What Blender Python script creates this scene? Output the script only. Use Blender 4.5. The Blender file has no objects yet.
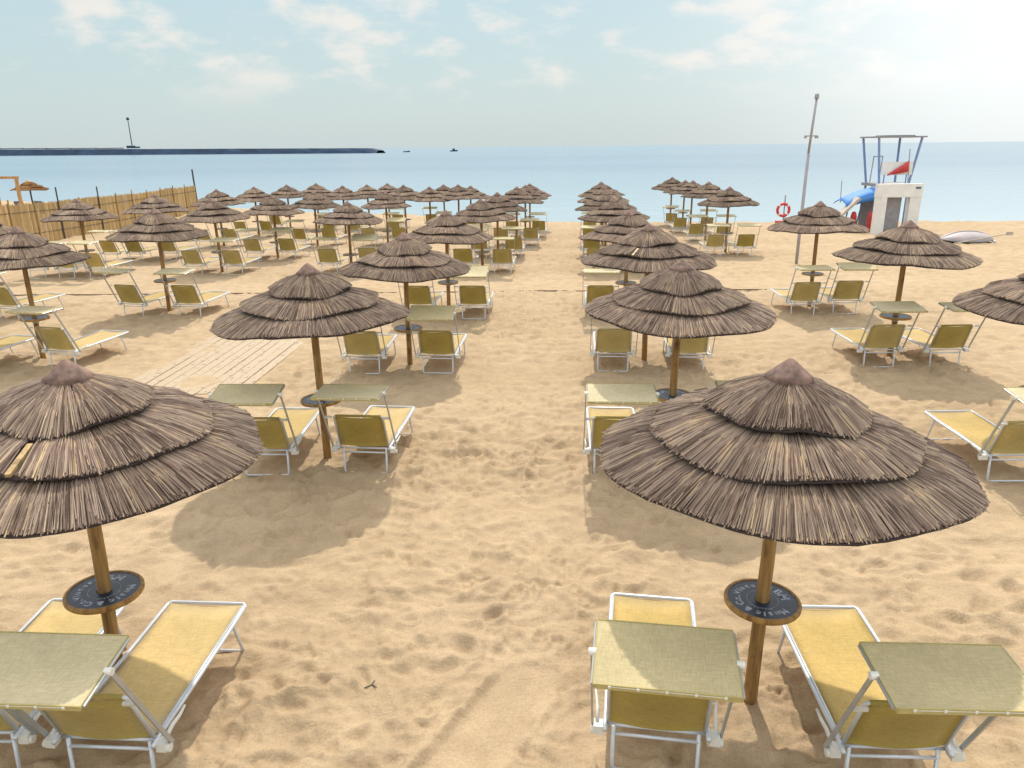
import bpy, math, random
import numpy as np
from mathutils import Matrix, Vector

random.seed(7)
rng = np.random.default_rng(11)
S = bpy.context.scene
COL = S.collection
R = math.radians
PI = math.pi

# ------------------------------------------------------------------ helpers
class MB:
    """collects shapes and links them as ONE mesh object"""
    def __init__(s):
        s.v, s.f, s.m = [], [], []
    def add(s, vs, fs, mi=0):
        o = len(s.v)
        s.v.extend([tuple(p) for p in vs])
        for f in fs:
            s.f.append(tuple(i + o for i in f)); s.m.append(mi)
    def box(s, c, d, mi=0, rot=None):
        x, y, z = d[0] / 2, d[1] / 2, d[2] / 2
        vs = [Vector((sx * x, sy * y, sz * z)) for sz in (-1, 1) for sy in (-1, 1) for sx in (-1, 1)]
        if rot is not None: vs = [rot @ p for p in vs]
        vs = [p + Vector(c) for p in vs]
        s.add(vs, [(0, 2, 3, 1), (4, 5, 7, 6), (0, 1, 5, 4), (2, 6, 7, 3), (0, 4, 6, 2), (1, 3, 7, 5)], mi)
    def tube(s, pts, r, n=8, mi=0, closed=False, flat=1.0):
        pts = [Vector(p) for p in pts]
        rs = r if isinstance(r, (list, tuple)) else [r] * len(pts)
        N = len(pts); rings = []
        prev = None
        for i, p in enumerate(pts):
            if closed: t = (pts[(i + 1) % N] - pts[i - 1])
            elif i == 0: t = pts[1] - p
            elif i == N - 1: t = p - pts[-2]
            else: t = (pts[i + 1] - p).normalized() + (p - pts[i - 1]).normalized()
            t.normalize()
            a = prev if prev is not None else (Vector((0, 0, 1)) if abs(t.z) < .9 else Vector((0, 1, 0)))
            u = (a - t * a.dot(t))
            if u.length < 1e-5: u = t.orthogonal()
            u.normalize(); w = t.cross(u); prev = u
            rings.append([p + (u * math.cos(2 * PI * k / n) + w * math.sin(2 * PI * k / n) * flat) * rs[i] for k in range(n)])
        vs = [q for ring in rings for q in ring]; fs = []
        L = N if closed else N - 1
        for i in range(L):
            j = (i + 1) % N
            for k in range(n):
                k2 = (k + 1) % n
                fs.append((i * n + k, j * n + k, j * n + k2, i * n + k2))
        if not closed:
            fs.append(tuple(range(n))); fs.append(tuple((N - 1) * n + k for k in reversed(range(n))))
        s.add(vs, fs, mi)
    def lathe(s, prof, n=32, mi=0, c=(0, 0, 0)):
        vs = []; fs = []
        for (r, z) in prof:
            for k in range(n):
                a = 2 * PI * k / n
                vs.append((c[0] + r * math.cos(a), c[1] + r * math.sin(a), c[2] + z))
        for i in range(len(prof) - 1):
            for k in range(n):
                k2 = (k + 1) % n
                fs.append((i * n + k, i * n + k2, (i + 1) * n + k2, (i + 1) * n + k))
        s.add(vs, fs, mi)
    def build(s, name, mats, parent=None, loc=None, smooth=False):
        me = bpy.data.meshes.new(name)
        me.from_pydata(s.v, [], s.f); me.update()
        mats = mats if isinstance(mats, (list, tuple)) else [mats]
        for m in mats: me.materials.append(m)
        if len(mats) > 1: me.polygons.foreach_set('material_index', s.m)
        if smooth: me.polygons.foreach_set('use_smooth', [True] * len(me.polygons))
        o = bpy.data.objects.new(name, me); COL.objects.link(o)
        if parent is not None: o.parent = parent
        if loc is not None: o.location = loc
        return o

def tag(o, label=None, cat=None, group=None, kind=None):
    if label: o['label'] = label
    if cat: o['category'] = cat
    if group: o['group'] = group
    if kind: o['kind'] = kind
    return o

def empty(name, loc=(0, 0, 0), rz=0):
    o = bpy.data.objects.new(name, None); COL.objects.link(o)
    o.location = loc; o.rotation_euler = (0, 0, rz); o.empty_display_size = .1
    return o

def copy_tree(o, parent=None):
    c = o.copy(); COL.objects.link(c)
    if parent is not None: c.parent = parent
    for ch in list(o.children): copy_tree(ch, c)
    return c

def smooth01(t):
    t = np.clip(t, 0, 1); return t * t * (3 - 2 * t)

def ground(y):
    """the beach falls gently towards the water"""
    return float(-.5 * smooth01((y - 18) / 27))

# ------------------------------------------------------------------ materials
def newmat(name):
    m = bpy.data.materials.new(name); m.use_nodes = True
    nt = m.node_tree; b = nt.nodes['Principled BSDF']
    return m, nt, b
def nd(nt, t, **kw):
    n = nt.nodes.new(t)
    for k, v in kw.items(): setattr(n, k, v)
    return n
def ramp(nt, stops):
    n = nd(nt, 'ShaderNodeValToRGB'); e = n.color_ramp.elements
    while len(e) < len(stops): e.new(.5)
    for el, (p, c) in zip(e, stops): el.position = p; el.color = (*c, 1)
    return n
def noise(nt, vec, scale, detail=3, rough=.5):
    n = nd(nt, 'ShaderNodeTexNoise'); n.inputs['Scale'].default_value = scale
    n.inputs['Detail'].default_value = detail; n.inputs['Roughness'].default_value = rough
    if vec is not None: nt.links.new(vec, n.inputs['Vector'])
    return n
def mapping(nt, src, scale=(1, 1, 1)):
    m = nd(nt, 'ShaderNodeMapping'); m.inputs['Scale'].default_value = scale
    nt.links.new(src, m.inputs['Vector']); return m.outputs[0]
def math_(nt, op, a, b=None, c=None, clamp=False):
    n = nd(nt, 'ShaderNodeMath', operation=op); n.use_clamp = clamp
    for i, x in enumerate((a, b, c)):
        if x is None: continue
        if isinstance(x, (int, float)): n.inputs[i].default_value = x
        else: nt.links.new(x, n.inputs[i])
    return n.outputs[0]
def mixc(nt, fac, a, b, mode='MIX'):
    n = nd(nt, 'ShaderNodeMix', data_type='RGBA', blend_type=mode)
    for i, x in ((0, fac), (6, a), (7, b)):
        if isinstance(x, (int, float)): n.inputs[i].default_value = x
        elif isinstance(x, tuple): n.inputs[i].default_value = (*x, 1)
        else: nt.links.new(x, n.inputs[i])
    return n.outputs[2]
def bump(nt, b, h, strength, dist):
    n = nd(nt, 'ShaderNodeBump'); n.inputs['Strength'].default_value = strength; n.inputs['Distance'].default_value = dist
    nt.links.new(h, n.inputs['Height']); nt.links.new(n.outputs[0], b.inputs['Normal']); return n

def plain(name, col, rough=.6, metal=0, var=.12, scale=6, rnd=0):
    m, nt, b = newmat(name)
    tc = nd(nt, 'ShaderNodeTexCoord'); nz = noise(nt, tc.outputs['Object'], scale, 4)
    d = tuple(c * (1 - var) for c in col); l = tuple(min(1, c * (1 + var)) for c in col)
    rp = ramp(nt, [(.3, d), (.7, l)]); nt.links.new(nz.outputs[0], rp.inputs[0])
    nt.links.new(rp.outputs[0], b.inputs['Base Color'])
    b.inputs['Roughness'].default_value = rough; b.inputs['Metallic'].default_value = metal
    return m

def m_sand():
    m, nt, b = newmat('sand'); tc = nd(nt, 'ShaderNodeTexCoord'); o = tc.outputs['Object']
    n1 = noise(nt, o, .35, 4); n2 = noise(nt, o, 3.2, 5, .6); n3 = noise(nt, o, 60, 3, .7)
    c1 = ramp(nt, [(.3, (.425, .316, .194)), (.7, (.475, .36, .233))]); nt.links.new(n1.outputs[0], c1.inputs[0])
    c2 = ramp(nt, [(.3, (.84, .82, .80)), (.65, (1.06, 1.05, 1.04))]); nt.links.new(n2.outputs[0], c2.inputs[0])
    c3 = ramp(nt, [(.25, (.80, .79, .78)), (.6, (1.04, 1.04, 1.04))]); nt.links.new(n3.outputs[0], c3.inputs[0])
    x = mixc(nt, 1.0, c1.outputs[0], c2.outputs[0], 'MULTIPLY'); x = mixc(nt, 1.0, x, c3.outputs[0], 'MULTIPLY')
    nt.links.new(x, b.inputs['Base Color']); b.inputs['Roughness'].default_value = .95
    b.inputs['Specular IOR Level'].default_value = .15
    n4 = noise(nt, mapping(nt, o, (8, 13, 8)), 1, 5, .62); n5 = noise(nt, o, 160, 2)
    rd = math_(nt, 'ABSOLUTE', math_(nt, 'SUBTRACT', n4.outputs[0], .5))
    h = math_(nt, 'ADD', math_(nt, 'MULTIPLY', rd, -.024), math_(nt, 'MULTIPLY', n5.outputs[0], .004))
    bump(nt, b, h, .9, 1.0)
    return m

def m_water():
    m, nt, b = newmat('sea_water'); g = nd(nt, 'ShaderNodeNewGeometry'); p = g.outputs['Position']
    n0 = noise(nt, mapping(nt, p, (.004, .016, 1)), 1, 4, .55)
    c0 = ramp(nt, [(.35, WATER[0]), (.65, WATER[1])]); nt.links.new(n0.outputs[0], c0.inputs[0])
    sx = nd(nt, 'ShaderNodeSeparateXYZ'); nt.links.new(p, sx.inputs[0])
    # shallow water over pale sand close to the beach
    sh = math_(nt, 'DIVIDE', math_(nt, 'SUBTRACT', sx.outputs[1], 44), 120, clamp=True)
    sh = math_(nt, 'POWER', sh, .6)
    col = mixc(nt, sh, WATER[2], c0.outputs[0])
    nt.links.new(col, b.inputs['Base Color'])
    b.inputs['Roughness'].default_value = .22; b.inputs['IOR'].default_value = 1.33
    w1 = noise(nt, mapping(nt, p, (.35, .9, 1)), 1, 4, .6); w2 = noise(nt, mapping(nt, p, (.05, .16, 1)), 1, 3, .55)
    h = math_(nt, 'ADD', math_(nt, 'MULTIPLY', w1.outputs[0], .22), math_(nt, 'MULTIPLY', w2.outputs[0], .9))
    bump(nt, b, h, .55, 1.0)
    return m
WATER = [(.09, .175, .245), (.12, .21, .285), (.28, .37, .41)]

def m_reed(name='reed'):
    m, nt, b = newmat(name); g = nd(nt, 'ShaderNodeNewGeometry'); oi = nd(nt, 'ShaderNodeObjectInfo'); tc = nd(nt, 'ShaderNodeTexCoord')
    c = ramp(nt, [(0, (.10, .066, .048)), (.2, (.20, .138, .106)), (.5, (.315, .232, .182)), (.75, (.41, .318, .250)), (.92, (.50, .395, .29)), (1, (.62, .47, .29))])
    c.color_ramp.interpolation = 'LINEAR'
    off = nd(nt, 'ShaderNodeVectorMath', operation='ADD'); nt.links.new(tc.outputs['Object'], off.inputs[0])
    cmb = nd(nt, 'ShaderNodeCombineXYZ')
    for i_ in range(3): nt.links.new(math_(nt, 'MULTIPLY', oi.outputs['Random'], 37 + 11 * i_), cmb.inputs[i_])
    nt.links.new(cmb.outputs[0], off.inputs[1]); n = noise(nt, off.outputs[0], 3.2, 5, .62)
    f = math_(nt, 'ADD', g.outputs['Random Per Island'], math_(nt, 'MULTIPLY', math_(nt, 'SUBTRACT', n.outputs[0], .5), .85), clamp=True)
    nt.links.new(f, c.inputs[0])
    # slight change of tone from one canopy to the next
    v = math_(nt, 'ADD', math_(nt, 'MULTIPLY', oi.outputs['Random'], .3), .87)
    hsv = nd(nt, 'ShaderNodeHueSaturation'); nt.links.new(v, hsv.inputs['Value']); nt.links.new(c.outputs[0], hsv.inputs['Color'])
    nt.links.new(hsv.outputs[0], b.inputs['Base Color']); b.inputs['Roughness'].default_value = .75
    b.inputs['Specular IOR Level'].default_value = .3
    return m

def m_wood(name, dark, light):
    m, nt, b = newmat(name); tc = nd(nt, 'ShaderNodeTexCoord'); oi = nd(nt, 'ShaderNodeObjectInfo')
    n1 = noise(nt, mapping(nt, tc.outputs['Object'], (22, 22, 1.6)), 1, 5, .65)
    c = ramp(nt, [(.3, dark), (.62, light)]); nt.links.new(n1.outputs[0], c.inputs[0])
    n2 = noise(nt, mapping(nt, tc.outputs['Object'], (9, 9, 3.5)), 1, 3); k = ramp(nt, [(.30, (.45, .4, .36)), (.42, (1, 1, 1))]); nt.links.new(n2.outputs[0], k.inputs[0])
    x = mixc(nt, 1, c.outputs[0], k.outputs[0], 'MULTIPLY')
    nt.links.new(x, b.inputs['Base Color']); b.inputs['Roughness'].default_value = .6
    bump(nt, b, n1.outputs[0], .4, .01)
    return m

def m_fabric(name, col, trans, tcol):
    """woven beach fabric: a fine mesh that lets some light through"""
    m, nt, b = newmat(name); tc = nd(nt, 'ShaderNodeTexCoord'); oi = nd(nt, 'ShaderNodeObjectInfo'); o = tc.outputs['Object']
    n1 = noise(nt, o, 2.3, 4); n2 = noise(nt, mapping(nt, o, (260, 20, 60)), 1, 2)
    n3 = noise(nt, mapping(nt, o, (14, 90, 90)), 1, 2)
    d = tuple(c * .88 for c in col); l = tuple(c * 1.08 for c in col)
    c1 = ramp(nt, [(.3, d), (.7, l)]); nt.links.new(n1.outputs[0], c1.inputs[0])
    c2 = ramp(nt, [(.3, (.86, .85, .82)), (.7, (1.06, 1.06, 1.06))]); nt.links.new(n2.outputs[0], c2.inputs[0])
    c3 = ramp(nt, [(.3, (.9, .9, .88)), (.7, (1.05, 1.05, 1.05))]); nt.links.new(n3.outputs[0], c3.inputs[0])
    x = mixc(nt, 1, c1.outputs[0], c2.outputs[0], 'MULTIPLY'); x = mixc(nt, 1, x, c3.outputs[0], 'MULTIPLY')
    hsv = nd(nt, 'ShaderNodeHueSaturation'); nt.links.new(x, hsv.inputs['Color'])
    nt.links.new(math_(nt, 'ADD', math_(nt, 'MULTIPLY', oi.outputs['Random'], .2), .9), hsv.inputs['Value'])
    nt.links.new(math_(nt, 'ADD', math_(nt, 'MULTIPLY', oi.outputs['Random'], -.2), 1.08), hsv.inputs['Saturation'])
    nt.links.new(hsv.outputs[0], b.inputs['Base Color']); b.inputs['Roughness'].default_value = .8
    b.inputs['Specular IOR Level'].default_value = .3; b.inputs['Sheen Weight'].default_value = .35; b.inputs['Sheen Roughness'].default_value = .4
    t = nd(nt, 'ShaderNodeBsdfTranslucent'); tt = mixc(nt, 1, hsv.outputs[0], tcol, 'MULTIPLY'); nt.links.new(tt, t.inputs[0])
    mx = nd(nt, 'ShaderNodeMixShader'); mx.inputs[0].default_value = trans
    nt.links.new(b.outputs[0], mx.inputs[1]); nt.links.new(t.outputs[0], mx.inputs[2])
    nt.links.new(mx.outputs[0], nt.nodes['Material Output'].inputs[0])
    n6 = noise(nt, mapping(nt, o, (9, 3, 5)), 1, 3, .6); hh = math_(nt, 'ADD', math_(nt, 'MULTIPLY', n2.outputs[0], .08), n6.outputs[0])
    bump(nt, b, hh, .55, .02)
    return m

M = {}
M['sand'] = m_sand(); M['water'] = m_water(); M['reed'] = m_reed()
M['batten'] = m_wood('batten_wood', (.32, .20, .08), (.52, .36, .17))
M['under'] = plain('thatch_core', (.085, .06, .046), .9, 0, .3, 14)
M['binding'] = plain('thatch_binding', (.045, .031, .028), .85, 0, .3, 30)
M['cap'] = plain('cap_brown', (.175, .108, .084), .85, 0, .5, 16)
M['pole'] = m_wood('pole_wood', (.15, .075, .022), (.40, .235, .075))
M['tabletop'] = plain('table_slate', (.022, .032, .055), .42, 0, .35, 10)
M['tablerim'] = m_wood('table_rim_wood', (.20, .09, .02), (.42, .23, .06))
M['chalk'] = plain('chalk_lettering', (.36, .39, .45), .8, 0, .6, 55)
M['alu'] = plain('white_aluminium', (.60, .63, .66), .38, .25, .06, 8)
M['bar'] = plain('grey_aluminium', (.42, .43, .42), .42, .45, .08, 8)
M['plastic'] = plain('white_plastic', (.66, .64, .58), .5, 0, .08, 10)
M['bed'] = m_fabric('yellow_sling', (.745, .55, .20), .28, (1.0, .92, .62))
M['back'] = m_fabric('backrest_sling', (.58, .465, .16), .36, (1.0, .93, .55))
M['hood'] = m_fabric('hood_khaki', (.66, .56, .33), .26, (.95, .95, .7))
M['hem'] = plain('hood_hem', (.42, .35, .14), .8, 0, .1, 20)
M['snap'] = plain('snap_white', (.7, .68, .6), .5)

# ------------------------------------------------------------------ camera
cd = bpy.data.cameras.new('camera'); cam = bpy.data.objects.new('camera', cd); COL.objects.link(cam)
cam.matrix_world = Matrix.Translation((0, 0, 3.8)) @ Matrix.Rotation(R(90 - 17.6655), 4, 'X') @ Matrix.Rotation(R(-.6156), 4, 'Z')
cd.sensor_width = 36; cd.lens = 744.9 / 1024 * 36; cd.clip_start = .05; cd.clip_end = 90000
S.camera = cam

# ------------------------------------------------------------------ light and sky
SUN_EL, SUN_AZ = 51, 4
sd = bpy.data.lights.new('sun', 'SUN'); sd.energy = 2.6; sd.angle = R(.9); sd.color = (1, .93, .82)
so = bpy.data.objects.new('sun', sd); COL.objects.link(so)
dv = Vector((math.sin(R(SUN_AZ)) * math.cos(R(SUN_EL)), math.cos(R(SUN_AZ)) * math.cos(R(SUN_EL)), math.sin(R(SUN_EL))))
so.rotation_euler = dv.to_track_quat('Z', 'Y').to_euler(); so.location = (0, 0, 30)

W = bpy.data.worlds.new('World'); S.world = W; W.use_nodes = True
nt = W.node_tree; bg = nt.nodes['Background']
sky = nd(nt, 'ShaderNodeTexSky', sky_type='NISHITA'); sky.sun_disc = False
sky.sun_elevation = R(SUN_EL); sky.sun_rotation = R(SUN_AZ); sky.air_density = 1.0; sky.dust_density = 3.0; sky.ozone_density = 1.5
tc = nd(nt, 'ShaderNodeTexCoord'); gen = tc.outputs['Generated']
sep = nd(nt, 'ShaderNodeSeparateXYZ'); nt.links.new(gen, sep.inputs[0])
# hazy veil evening out the sky, brightened above the view as added fill light
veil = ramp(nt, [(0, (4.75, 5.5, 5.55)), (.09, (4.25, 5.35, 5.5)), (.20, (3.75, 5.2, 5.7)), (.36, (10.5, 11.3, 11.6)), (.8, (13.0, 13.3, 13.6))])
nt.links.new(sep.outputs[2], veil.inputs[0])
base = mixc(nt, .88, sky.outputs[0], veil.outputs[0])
# small fair-weather clouds in flat streets
cm = mapping(nt, gen, (10, 10, 25)); cn = noise(nt, cm, 1.0, 7, .58)
cn2 = noise(nt, mapping(nt, gen, (2, 2, 8)), 1.0, 3, .5)
ck = math_(nt, 'ADD', cn.outputs[0], math_(nt, 'MULTIPLY', cn2.outputs[0], .55))
cmask = nd(nt, 'ShaderNodeMapRange'); cmask.interpolation_type = 'SMOOTHSTEP'
cmask.inputs[1].default_value = .76; cmask.inputs[2].default_value = .97; nt.links.new(ck, cmask.inputs[0])
el = nd(nt, 'ShaderNodeMapRange'); el.interpolation_type = 'SMOOTHSTEP'; el.inputs[1].default_value = .035; el.inputs[2].default_value = .10
nt.links.new(sep.outputs[2], el.inputs[0])
cf = math_(nt, 'MULTIPLY', math_(nt, 'MULTIPLY', cmask.outputs[0], el.outputs[0]), .70)
withc = mixc(nt, cf, base, (7.4, 6.75, 6.15))
# lens-flare glare painted into one side of the sky as a pale glow
gd = Vector((.56, .81, .18)).normalized()
dot = nd(nt, 'ShaderNodeVectorMath', operation='DOT_PRODUCT'); nt.links.new(gen, dot.inputs[0]); dot.inputs[1].default_value = gd
gl = math_(nt, 'POWER', math_(nt, 'MAXIMUM', dot.outputs['Value'], 0), 26)
fin = mixc(nt, math_(nt, 'MULTIPLY', gl, .80), withc, (8.8, 8.9, 8.8))
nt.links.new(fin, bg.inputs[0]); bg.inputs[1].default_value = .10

vs = S.view_settings; vs.view_transform = 'Standard'; vs.look = 'None'; vs.gamma = 1; vs.exposure = .42; vs.use_curve_mapping = False
S.render.engine = 'CYCLES'
S.cycles.max_bounces = 6; S.cycles.diffuse_bounces = 3; S.cycles.glossy_bounces = 3; S.cycles.transmission_bounces = 4
S.cycles.use_denoising = True

# ------------------------------------------------------------------ sand: one sheet, footprints as real relief
def hash2(ix, iy, k):
    h = (ix.astype(np.int64) * 374761393 + iy.astype(np.int64) * 668265263 + k * 1274126177) & 0x7fffffff
    h = ((h ^ (h >> 13)) * 1103515245) & 0x7fffffff
    return ((h ^ (h >> 16)) & 0xffff) / 65535.0
def vnoise(x, y, k):
    ix, iy = np.floor(x), np.floor(y); fx, fy = x - ix, y - iy
    fx = fx * fx * (3 - 2 * fx); fy = fy * fy * (3 - 2 * fy)
    a, b = hash2(ix, iy, k), hash2(ix + 1, iy, k); c, d = hash2(ix, iy + 1, k), hash2(ix + 1, iy + 1, k)
    return (a * (1 - fx) + b * fx) * (1 - fy) + (c * (1 - fx) + d * fx) * fy - .5
def dents(x, y, cell, k, lx, ly, depth, prob):
    out = np.zeros_like(x); cx, cy = np.floor(x / cell), np.floor(y / cell)
    for dx in (-1, 0, 1):
        for dy in (-1, 0, 1):
            ix, iy = cx + dx, cy + dy
            px = (ix + hash2(ix, iy, k)) * cell; py = (iy + hash2(ix, iy, k + 1)) * cell
            an = hash2(ix, iy, k + 2) * PI; sc = .65 + .7 * hash2(ix, iy, k + 3)
            on = (hash2(ix, iy, k + 4) < prob) * (.4 + .6 * hash2(ix, iy, k + 5))
            u = ((x - px) * np.cos(an) + (y - py) * np.sin(an)) / (lx * sc); v = (-(x - px) * np.sin(an) + (y - py) * np.cos(an)) / (ly * sc)
            d2 = u * u + v * v
            out += on * (-np.exp(-d2 * 1.6) + .55 * np.exp(-((np.sqrt(d2) - 1.35) ** 2) * 5))
    return out * depth
SX = np.array([-400, -60, -21, -15, -4, 3, 16.7, 28, 60, 400.]); SY = np.array([90, 78, 59, 54.7, 50.2, 45.2, 43.6, 43, 42, 40.])
def shore(x): return np.interp(x, SX, SY)

NX, NY = 1000, 780
s = np.linspace(-1, 1, NX); g = .15 * s + .35 * s ** 3 + .5 * s ** 7
ys = np.concatenate([np.linspace(-30, 2.0, 14)[:-1], 2.0 * (80 / 2.0) ** np.linspace(0, 1, NY)])
YY, GG = np.meshgrid(ys, g, indexing='ij'); hw = 26 + 1.2 * np.maximum(YY, 0); XX = GG * hw
ZZ = -.5 * smooth01((YY - 18) / 27)
past = smooth01((YY - shore(XX) + .6) / 5.0); ZZ = ZZ - past * 1.6
wx = XX + .12 * vnoise(XX * 3, YY * 3, 91); wy = YY + .12 * vnoise(XX * 3 + 50, YY * 3, 92)
rel = dents(wx, wy, .31, 1, .140, .072, .035, .85) + dents(wx, wy, .21, 21, .085, .045, .024, .7) + dents(wx, wy, .11, 51, .04, .025, .006, .6)
def ridge(x, y, k): return .5 - 2 * np.abs(vnoise(x, y, k))            # sharp little crests between broad dips
rel += .058 * ridge(wx * 1.9 + .5 * wy, wy * 3.4, 41) + .034 * ridge(wx * 4.2 - .6 * wy, wy * 7.0, 42) + .015 * ridge(wx * 9, wy * 15, 43) + .005 * vnoise(XX * 24, YY * 30, 44)
rel *= np.clip(.95 + 1.1 * vnoise(XX * .55, YY * .7, 61), .55, 1.4)
rel += .05 * vnoise(XX * .9, YY * 1.1, 45)
# smooth drag track in the aisle, close to the camera
tx = .02 + (YY - 4.5) * .58; tw = XX - tx; te = smooth01((4.95 - YY) / .4)
tr = smooth01(1 - (np.abs(tw) - .19) / .10) * te
rel = rel * (1 - .88 * tr) + (.034 * np.exp(-((tw + .29) / .045) ** 2) + .02 * np.exp(-((tw - .33) / .05) ** 2)) * te - .008 * tr
# sand blown flat over the plank walkway
bx = XX + 5.35 - .05 * (YY - 13); wk = smooth01((1.25 - np.abs(bx)) / .25) * smooth01((YY - 10.9) / .5) * smooth01((15.9 - YY) / .5)
rel = rel * (1 - .9 * wk) + wk * (.045 * vnoise(XX * 1.3, YY * .9, 78) - .003)
# trodden smooth lane behind the rope
ln = smooth01((YY - 20.3) / .3) * smooth01((22.6 - YY) / .5); rel *= (1 - .7 * ln)
rel *= smooth01((70 - YY) / 20)
rel *= 1 - .8 * past
ZZ = ZZ + rel + .012
nr, nc = XX.shape
verts = np.stack([XX.ravel(), YY.ravel(), ZZ.ravel()], 1)
idx = np.arange(nr * nc).reshape(nr, nc)
quads = np.stack([idx[:-1, :-1], idx[:-1, 1:], idx[1:, 1:], idx[1:, :-1]], -1).reshape(-1, 4)
me = bpy.data.meshes.new('sand')
me.vertices.add(len(verts)); me.vertices.foreach_set('co', verts.ravel())
me.loops.add(quads.size); me.loops.foreach_set('vertex_index', quads.ravel().astype(np.int32))
me.polygons.add(len(quads)); me.polygons.foreach_set('loop_start', np.arange(0, quads.size, 4, dtype=np.int32))
me.polygons.foreach_set('loop_total', np.full(len(quads), 4, dtype=np.int32))
me.polygons.foreach_set('use_smooth', np.ones(len(quads), dtype=bool))
me.update(calc_edges=True); me.materials.append(M['sand'])
o = bpy.data.objects.new('sand', me); COL.objects.link(o); tag(o, kind='structure')

# ------------------------------------------------------------------ plank walkway, half buried
M['plank'] = m_wood('bleached_plank', (.36, .27, .168), (.415, .315, .20))
b = MB(); rp = random.Random(8); k = -1.12
while k < 1.1:
    y0, y1 = 11.3 + rp.uniform(-.3, .3), 15.5 + rp.uniform(-.3, .3)
    b.box((-5.35 + k + .05 * ((y0 + y1) / 2 - 13), (y0 + y1) / 2, .004 + rp.uniform(-.004, .004)), (.170, y1 - y0, .03), 0, Matrix.Rotation(R(-2.86), 3, 'Z') @ Matrix.Rotation(rp.uniform(-.012, .012), 3, 'Y')); k += .185
o = b.build('walkway', M['plank']); tag(o, kind='structure')

# ------------------------------------------------------------------ sea
b = MB(); b.add([(-60000, 30, -.64), (60000, 30, -.64), (60000, 70000, -.64), (-60000, 70000, -.64)], [(0, 1, 2, 3)])
o = b.build('sea', M['water']); tag(o, kind='structure')

# ------------------------------------------------------------------ straw parasol
TIERS = [(.10, 2.398, .49, 2.215, 800), (.30, 2.198, .82, 2.055, 1250), (.62, 2.050, 1.133, 1.885, 1700)]
def tier_mb(t, seed):
    r0, z0, r1, z1, n = TIERS[t]; rnd = random.Random(seed * 10 + t); mb = MB()
    ph = [rnd.uniform(0, 6.28) for _ in range(4)]
    def wob(a): return .016 * math.sin(2 * a + ph[0]) + .013 * math.sin(5 * a + ph[1]) + .008 * math.sin(11 * a + ph[2])
    def surf(a, r):                                           # slightly sagging cone
        k = (r - r0) / (r1 - r0); z = z0 + (z1 - z0) * k + .012 * math.sin(PI * min(max(k, 0), 1))
        return z + k * wob(a + 1.7) * .9
    # core shell
    n2 = 72; vs = []; fs = []
    for k in range(n2):
        a = 2 * PI * k / n2; ro = r1 - .012 + wob(a)
        for (r, dz) in ((r0, -.012), ((r0 + ro) / 2, -.012), (ro, -.012), (ro, -.038), (r0, -.045)):
            vs.append((r * math.cos(a), r * math.sin(a), surf(a, r) + dz))
    for k in range(n2):
        k2 = (k + 1) % n2
        for j in range(5):
            j2 = (j + 1) % 5; fs.append((k * 5 + j, k * 5 + j2, k2 * 5 + j2, k2 * 5 + j))
    mb.add(vs, fs, 1)
    # reeds
    for i in range(n + n // 2):
        second = i >= n
        a = 2 * PI * (i + rnd.uniform(-.7, .7)) / n if not second else rnd.uniform(0, 2 * PI)
        ro = r1 + wob(a) + rnd.gauss(0, .006) + (rnd.uniform(0, .03) if rnd.random() < .04 else 0)
        if second: ro -= abs(rnd.gauss(0, .03)) if rnd.random() < .8 else rnd.uniform(0, .5) * (r1 - r0)
        ri = r0 + (rnd.uniform(0, .35) * (r1 - r0) if not second else rnd.uniform(.1, .6) * (r1 - r0))
        if ro - ri < .08: ri = ro - .1
        w = rnd.uniform(.0021, .0042) * (1.0 if t else .85); up_ = rnd.uniform(0, .009) + (.006 if second else 0)
        skew = rnd.gauss(0, .022)
        if seed == 3 and t == 1 and abs((a - R(138) + PI) % (2 * PI) - PI) < .055: continue      # worn gap in one canopy
        pts = []
        for kk in (0, .5, 1):
            r = ri + (ro - ri) * kk; aa = a + skew * (kk - .5) / max(r, .2) * .5
            z = surf(aa, r) + up_ * (.4 + .6 * kk) + (.006 if kk == .5 else 0) - (.004 + .012 * rnd.random() if kk == 1 else 0)
            pts.append((r, aa, z, w * (.8 if kk == 0 else 1)))
        vs = []
        for (r, aa, z, ww) in pts:
            cx, cy = r * math.cos(aa), r * math.sin(aa); tx, ty = -math.sin(aa), math.cos(aa)
            vs += [(cx - tx * ww, cy - ty * ww, z - .004), (cx, cy, z + ww * .9), (cx + tx * ww, cy + ty * ww, z - .004)]
        mb.add(vs, [(0, 1, 4, 3), (1, 2, 5, 4), (3, 4, 7, 6), (4, 5, 8, 7), (6, 7, 8)], 0)
    if seed == 3 and t == 1: mb.box((.68 * math.cos(R(138)), .68 * math.sin(R(138)), surf(R(138), .68) - .004), (.28, .032, .02), 2, Matrix.Rotation(R(138), 3, 'Z') @ Matrix.Rotation(.27, 3, 'Y'))
    return mb, wob, surf
def binding_mb(t, wob, surf, seed):
    r1 = TIERS[t][2]; mb = MB(); rnd = random.Random(seed + 99)
    pts = []
    for k in range(90):
        a = 2 * PI * k / 90; r = r1 - .014 + wob(a) + rnd.uniform(-.004, .004)
        pts.append((r * math.cos(a), r * math.sin(a), surf(a, r1) - .026 + rnd.uniform(-.004, .004)))
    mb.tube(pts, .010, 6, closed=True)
    return mb

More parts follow.
